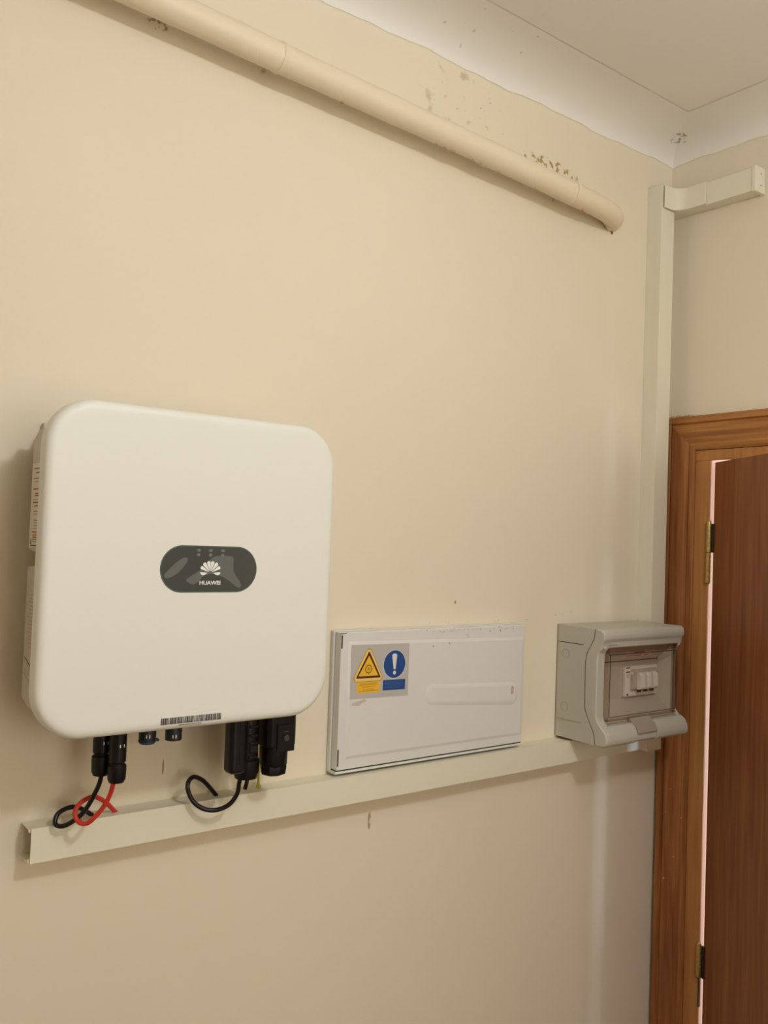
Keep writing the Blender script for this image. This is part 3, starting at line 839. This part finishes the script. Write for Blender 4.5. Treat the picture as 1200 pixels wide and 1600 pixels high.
# warning sign stuck on the panel
sg = thing('warning_sign', 'square grey safety sticker with yellow triangle and blue circle on the white panel', 'sign', loc=(-.91, F, 1.458))
YS = F - .0002
def sp(name, pts, m, lvl, par=sg, **kw):
    o = prismobj(name, pts, 'y', YS - .00012*(lvl-1), YS - .00012*lvl, m, par, **kw)
    if par is sg: P0(o)
    return o
sp('sheet', [(-.9783, 1.4605), (-.8428, 1.4575), (-.8430, 1.5568), (-.9783, 1.5584)], M_signg, 1)
def rtri(top, bl, br, r, n=5):
    P = [Vector(top), Vector(bl), Vector(br)]; out = []
    for i in range(3):
        p, a, b = P[i], P[i-1], P[(i+1) % 3]
        da, db = (a-p).normalized(), (b-p).normalized()
        half = da.angle(db)/2
        c = p + (da+db).normalized()*(r/math.sin(half))
        t0 = p + da*(r/math.tan(half)); t1 = p + db*(r/math.tan(half))
        a0 = math.atan2(*(t0-c).yx); a1 = math.atan2(*(t1-c).yx)
        d = (a1-a0+PI) % (2*PI) - PI
        for k in range(n+1):
            q = a0+d*k/n; out.append((c.x+r*math.cos(q), c.y+r*math.sin(q)))
    return out
tri = sp('warning_triangle', rtri((-.9383, 1.5585), (-.9765, 1.4905), (-.9005, 1.4892), .007), M_signo, 2)
sp('triangle_field', rtri((-.9383, 1.5560), (-.9743, 1.4918), (-.9028, 1.4907), .0062), M_signy2, 3, tri)
sp('triangle_border', rtri((-.9380, 1.5465), (-.9668, 1.4972), (-.9093, 1.4962), .0012), M_signk, 4, tri)
sp('triangle_centre', rtri((-.9380, 1.5380), (-.9612, 1.5010), (-.9153, 1.5002), .0006), M_signy, 5, tri)
gc = (-.9383, 1.5132)
def circ(c, rx, rz, n=28): return [(c[0]+rx*math.cos(2*PI*k/n), c[1]+rz*math.sin(2*PI*k/n)) for k in range(n)]
for k in range(12):
    a = 2*PI*k/12
    d = Vector((math.cos(a), math.sin(a))); s_ = Vector((-d.y, d.x))*.0006
    q = [Vector(gc)+d*.0068+s_, Vector(gc)+d*(.0098 if k % 3 == 0 else .0084)+s_, Vector(gc)+d*(.0098 if k % 3 == 0 else .0084)-s_, Vector(gc)+d*.0068-s_]
    sp('ray_mark', [tuple(v) for v in q], M_signk, 6, tri)
sp('ring', circ(gc, .0073, .0073), M_signk, 6, tri)
sp('ring_centre', circ(gc, .0060, .0060), M_signy, 7, tri)
sp('pictogram', circ(gc, .0030, .0048, 14), M_signt, 8, tri)
sp('pictogram', circ(gc, .0018, .0036, 14), M_signy, 9, tri)
sp('pictogram', [(gc[0]-.0003, gc[1]-.0035), (gc[0]+.0008, gc[1]), (gc[0]+.0002, gc[1]+.0035), (gc[0]-.0008, gc[1])], M_signk, 10, tri)
yb = sp('yellow_text_block', [(-.9635, 1.4700), (-.9112, 1.4688), (-.9112, 1.4892), (-.9640, 1.4900)], M_signy, 2)
def lines(rows, m, par, lvl, xj=0):
    for z, x0, x1 in rows:
        x = x0; bm = bmesh.new()
        while x < x1:
            w = random.uniform(.0012, .004)
            box(bm, x, min(x+w, x1), YS-.00012*lvl, YS-.00012*(lvl-1), z, z+.0013); x += w+.0006
        bmobj('text_line', bm, m, par)
lines([(1.4860, -.957, -.917), (1.4838, -.959, -.916), (1.4800, -.952, -.923), (1.4752, -.950, -.924), (1.4725, -.960, -.915)], M_signt, yb, 3)
cb = sp('mandatory_circle', circ((-.8776, 1.5190), .0268, .0268, 40), M_signw, 2)
sp('circle_field', circ((-.8776, 1.5190), .0259, .0259, 40), M_signb, 3, cb)
ex = [(-.8838, 1.5345)] + [(-.8781 + .0059*math.cos(a), 1.5350+.0040*math.sin(a)) for a in (PI*(1-k/8) for k in range(9))] + [(-.8752, 1.5092), (-.8796, 1.5092)]
sp('exclamation_bar', ex[1:], M_signw, 4, cb)
sp('exclamation_dot', circ((-.8773, 1.5030), .0034, .0038, 18), M_signw, 4, cb)
bb = sp('blue_text_block', [(-.9040, 1.4712), (-.8506, 1.4703), (-.8508, 1.4895), (-.9038, 1.4905)], M_signb, 2)
lines([(1.4862, -.899, -.857), (1.4835, -.900, -.856), (1.4805, -.898, -.855), (1.4775, -.900, -.858), (1.4748, -.899, -.862)], M_signb2, bb, 3)

# ------------------------------------------------------------------ breaker box
bx = thing('breaker_box', 'light grey plastic breaker box with a smoked window beside the door frame', 'breaker box', loc=(-.243, 0, 1.33))
X0, X1 = -.388, -.1
seam = [(-.1065, 1.5770), (-.1040, 1.5560), (-.0850, 1.5225), (-.0810, 1.5030), (-.0820, 1.4060), (-.0865, 1.3920), (-.1085, 1.3530), (-.1125, 1.3275)]
housing = [(-.0004, 1.5775), (-.0004, 1.3290)] + [(y+.0012, z) for y, z in seam[::-1]]
hs = P0(prismobj('housing', housing, 'x', X0, X1, M_box, bx, .0012, 2))
for z in (1.5395, 1.3692):
    boxobj('side_groove', (X0-.0004, X0+.001, -.076, -.001, z-.0010, z+.0006), M_slot if z > 1.5 else M_lgrey, hs)
boxobj('side_rim', (X0-.0012, X0+.001, -.0035, -.0004, 1.330, 1.577), M_lgrey, hs)
for z in (1.5141, 1.3980):
    bm = bmesh.new()
    for i in range(28):
        a, b = 2*PI*i/28, 2*PI*(i+1)/28
        q = [(-.0265+rr*math.cos(t), z+rr*math.sin(t)*1.0) for rr, t in ((.0095, a), (.0095, b), (.0103, b), (.0103, a))]
        prism(bm, q, 'x', X0-.0005, X0+.0002)
    bmobj('knockout', bm, M_lgrey, hs)
# front cover: two side cheeks and two bulging bars
cheekp = [(y-.0006, z) for y, z in seam] + [(-.1400, 1.3285), (-.1455, 1.3360), (-.1455, 1.3470), (-.1400, 1.3585), (-.1290, 1.3690), (-.1180, 1.3800),
          (-.1150, 1.3900), (-.1150, 1.5150), (-.1180, 1.5270), (-.1240, 1.5330), (-.1275, 1.5480), (-.1330, 1.5560), (-.1320, 1.5680), (-.1250, 1.5765)]
top = [(-.106, 1.5770), (-.1250, 1.5768), (-.1310, 1.5730), (-.1335, 1.5640), (-.1325, 1.5560), (-.1270, 1.5490), (-.1255, 1.5365), (-.106, 1.5360)]
bm = bmesh.new(); prism(bm, top, 'x', X0+.006, X1+.0010); bevel(bm, .0020, 2, .3)
cvr = P0(bmobj('front_cover', bm, M_box, bx, weighted=True))
for a, b in ((X0-.0008, -.3625), (-.1085, X1+.0006)):
    bm = bmesh.new(); prism(bm, cheekp, 'x', a, b); bevel(bm, .0035, 3, .35)
    bmobj('side_flange', bm, M_box, cvr, weighted=True)
bot = [(-.112, 1.3275), (-.1395, 1.3280), (-.1460, 1.3340), (-.1475, 1.3430), (-.1455, 1.3530), (-.1390, 1.3640), (-.1300, 1.3700), (-.112, 1.3700)]
for a, b in ((X0+.006, -.2835), (-.2120, X1+.0030)):
    bm = bmesh.new(); prism(bm, bot, 'x', a, b); bevel(bm, .0020, 2, .3)
    bmobj('bottom_bar', bm, M_box, cvr, weighted=True)
lt = [(-.112, 1.3275), (-.1370, 1.3290), (-.1430, 1.3340), (-.1440, 1.3430), (-.1390, 1.3500), (-.1380, 1.3640), (-.1300, 1.3700), (-.112, 1.3700)]
prismobj('latch', lt, 'x', -.2833, -.2122, M_box, cvr, .0010, 1)
for z in (1.5375, 1.3685):
    latheobj('screw', (-.3800, -.1275 if z > 1.5 else -.1335, z), [(.0036, .002), (.0036, -.0012), (.0022, -.0018)], M_steel, cvr, 14, 'y')
bm = bmesh.new()
for i in range(8): box(bm, -.3650+i*.0036, -.3650+i*.0036+.0026, -.1265, -.1256, 1.5405, 1.5440)
bmobj('maker_mark', bm, M_lgrey, cvr)
M_tab = mat('brown_grey_tab', (0.36, 0.31, 0.25), 0.3)
tb = [(-.1225, 1.3790), (-.1285, 1.3735), (-.1400, 1.3650), (-.1465, 1.3550), (-.1475, 1.3480), (-.1440, 1.3470), (-.1400, 1.3540), (-.1180, 1.3740)]
window_tab_pts = tb
# inner tray
bm = bmesh.new()
o_ = [(-.3625, 1.3700), (-.1085, 1.3700), (-.1085, 1.5365), (-.3625, 1.5365)]
i_ = [(-.350, 1.4130), (-.128, 1.4130), (-.128, 1.4980), (-.350, 1.4980)]
A = [bm.verts.new((x, -.112, z)) for x, z in o_]; B = [bm.verts.new((x, -.0828, z)) for x, z in i_]
for i in range(4): bm.faces.new((A[i], A[(i+1) % 4], B[(i+1) % 4], B[i]))
bm.faces.new(B)
tr = P0(bmobj('inner_mask', bm, M_box2, bx))
boxobj('mask_seam', (-.350, -.128, -.0834, -.0829, 1.4965, 1.4985), M_slot, tr)
# paper label on the sloping upper part of the tray
bm = bmesh.new()
def tp(x, t): return (x, -.0828-(.112-.0828)*t-.0006, 1.498+(1.5365-1.498)*t)
v = [bm.verts.new(p) for p in (tp(-.273, .18), tp(-.170, .18), tp(-.170, .62), tp(-.273, .62))]; bm.faces.new(v)
pl = bmobj('paper_label', bm, mat('pinkish_label', (0.66, 0.52, 0.43), .6), tr)
bm = bmesh.new()
for t, a, b in ((.28, -.262, -.205), (.28, -.195, -.18), (.42, -.24, -.200), (.50, -.24, -.20)):
    v = [bm.verts.new((p[0], p[1]-.0004, p[2])) for p in (tp(a, t), tp(b, t), tp(b, t+.05), tp(a, t+.05))]; bm.faces.new(v)
bmobj('text_line', bm, M_lred, pl)
# smoked window: pane with dark edge and upper rail
wd = P0(boxobj('smoked_window', (-.3560, -.1115, -.1215, -.1195, 1.3830, 1.5210), M_smoke, bx, .0006, 1))
bm = bmesh.new()
wX0, wX1, wZ0, wZ1 = -.3610, -.1095, 1.3765, 1.5330
box(bm, wX0, wX0+.0035, -.1225, -.108, wZ0, wZ1); box(bm, wX1-.0025, wX1, -.1225, -.108, wZ0, wZ1)
box(bm, wX0+.0035, wX1-.0025, -.1225, -.112, wZ0, wZ0+.0035)
bmobj('window_edge', bm, M_smoke_edge, wd)
boxobj('window_rail', (wX0-.002, wX1, -.1245, -.112, 1.5235, 1.5340), M_smoke_edge, wd, .002, 2)
boxobj('window_bead', (wX0+.004, wX1-.003, -.1240, -.1205, 1.5195, 1.5215), M_slot, wd)
for d in ((-.3545, -.3533, 1.385, 1.519), (-.1145, -.1133, 1.385, 1.519), (-.3533, -.1145, 1.385, 1.3862)):
    boxobj('window_bead', (d[0], d[1], -.1228, -.1214, d[2], d[3]), M_slot, wd)

prismobj('window_tab', window_tab_pts, 'x', -.2828, -.2127, M_tab, wd, .0008, 1)
# circuit breaker inside
cbk = thing('circuit_breaker', 'off-white circuit breaker with three levers behind the smoked window', 'circuit breaker', loc=(-.2, -.083, 1.42))
P0(boxobj('breaker_body', (-.2590, -.1420, -.0915, -.0830, 1.4180, 1.4850), M_brk, cbk, .001, 1))
P0(prismobj('breaker_face', [(-.0915, 1.430), (-.0980, 1.434), (-.1000, 1.440), (-.1000, 1.472), (-.0960, 1.478), (-.0915, 1.479)], 'x', -.2420, -.1480, M_box2, cbk, .0008, 1))
for x in (-.2200, -.1965, -.1725):
    lv = P0(prismobj('lever', [(-.0995, 1.4335), (-.1090, 1.4350), (-.1120, 1.4400), (-.1110, 1.4660), (-.1060, 1.4720), (-.0995, 1.4725)], 'x', x-.0086, x+.0080, M_brk, cbk, .0008, 1))
    P0(boxobj('lever_slot', (x-.0070, x+.0060, -.1010, -.0990, 1.4275, 1.4320), M_slot, cbk))
for z in (1.4835, 1.4745):
    P0(boxobj('terminal_slot', (-.2580, -.2440, -.0925, -.0912, z-.002, z), M_slot, cbk))
P0(latheobj('terminal_screw', (-.2520, -.0925, 1.4650), [(.0045, .001), (.0045, -.0005), (.003, -.001)], M_steel, cbk, 14, 'y'))
P0(latheobj('terminal_screw', (-.2520, -.0925, 1.4225), [(.0022, .001), (.0022, -.0005), (.0015, -.001)], M_slot, cbk, 10, 'y'))
P0(prismobj('side_wedge', [(-.2440, 1.474), (-.2300, 1.470), (-.2300, 1.445), (-.2330, 1.442)], 'y', -.0915, -.0985, M_brk, cbk))
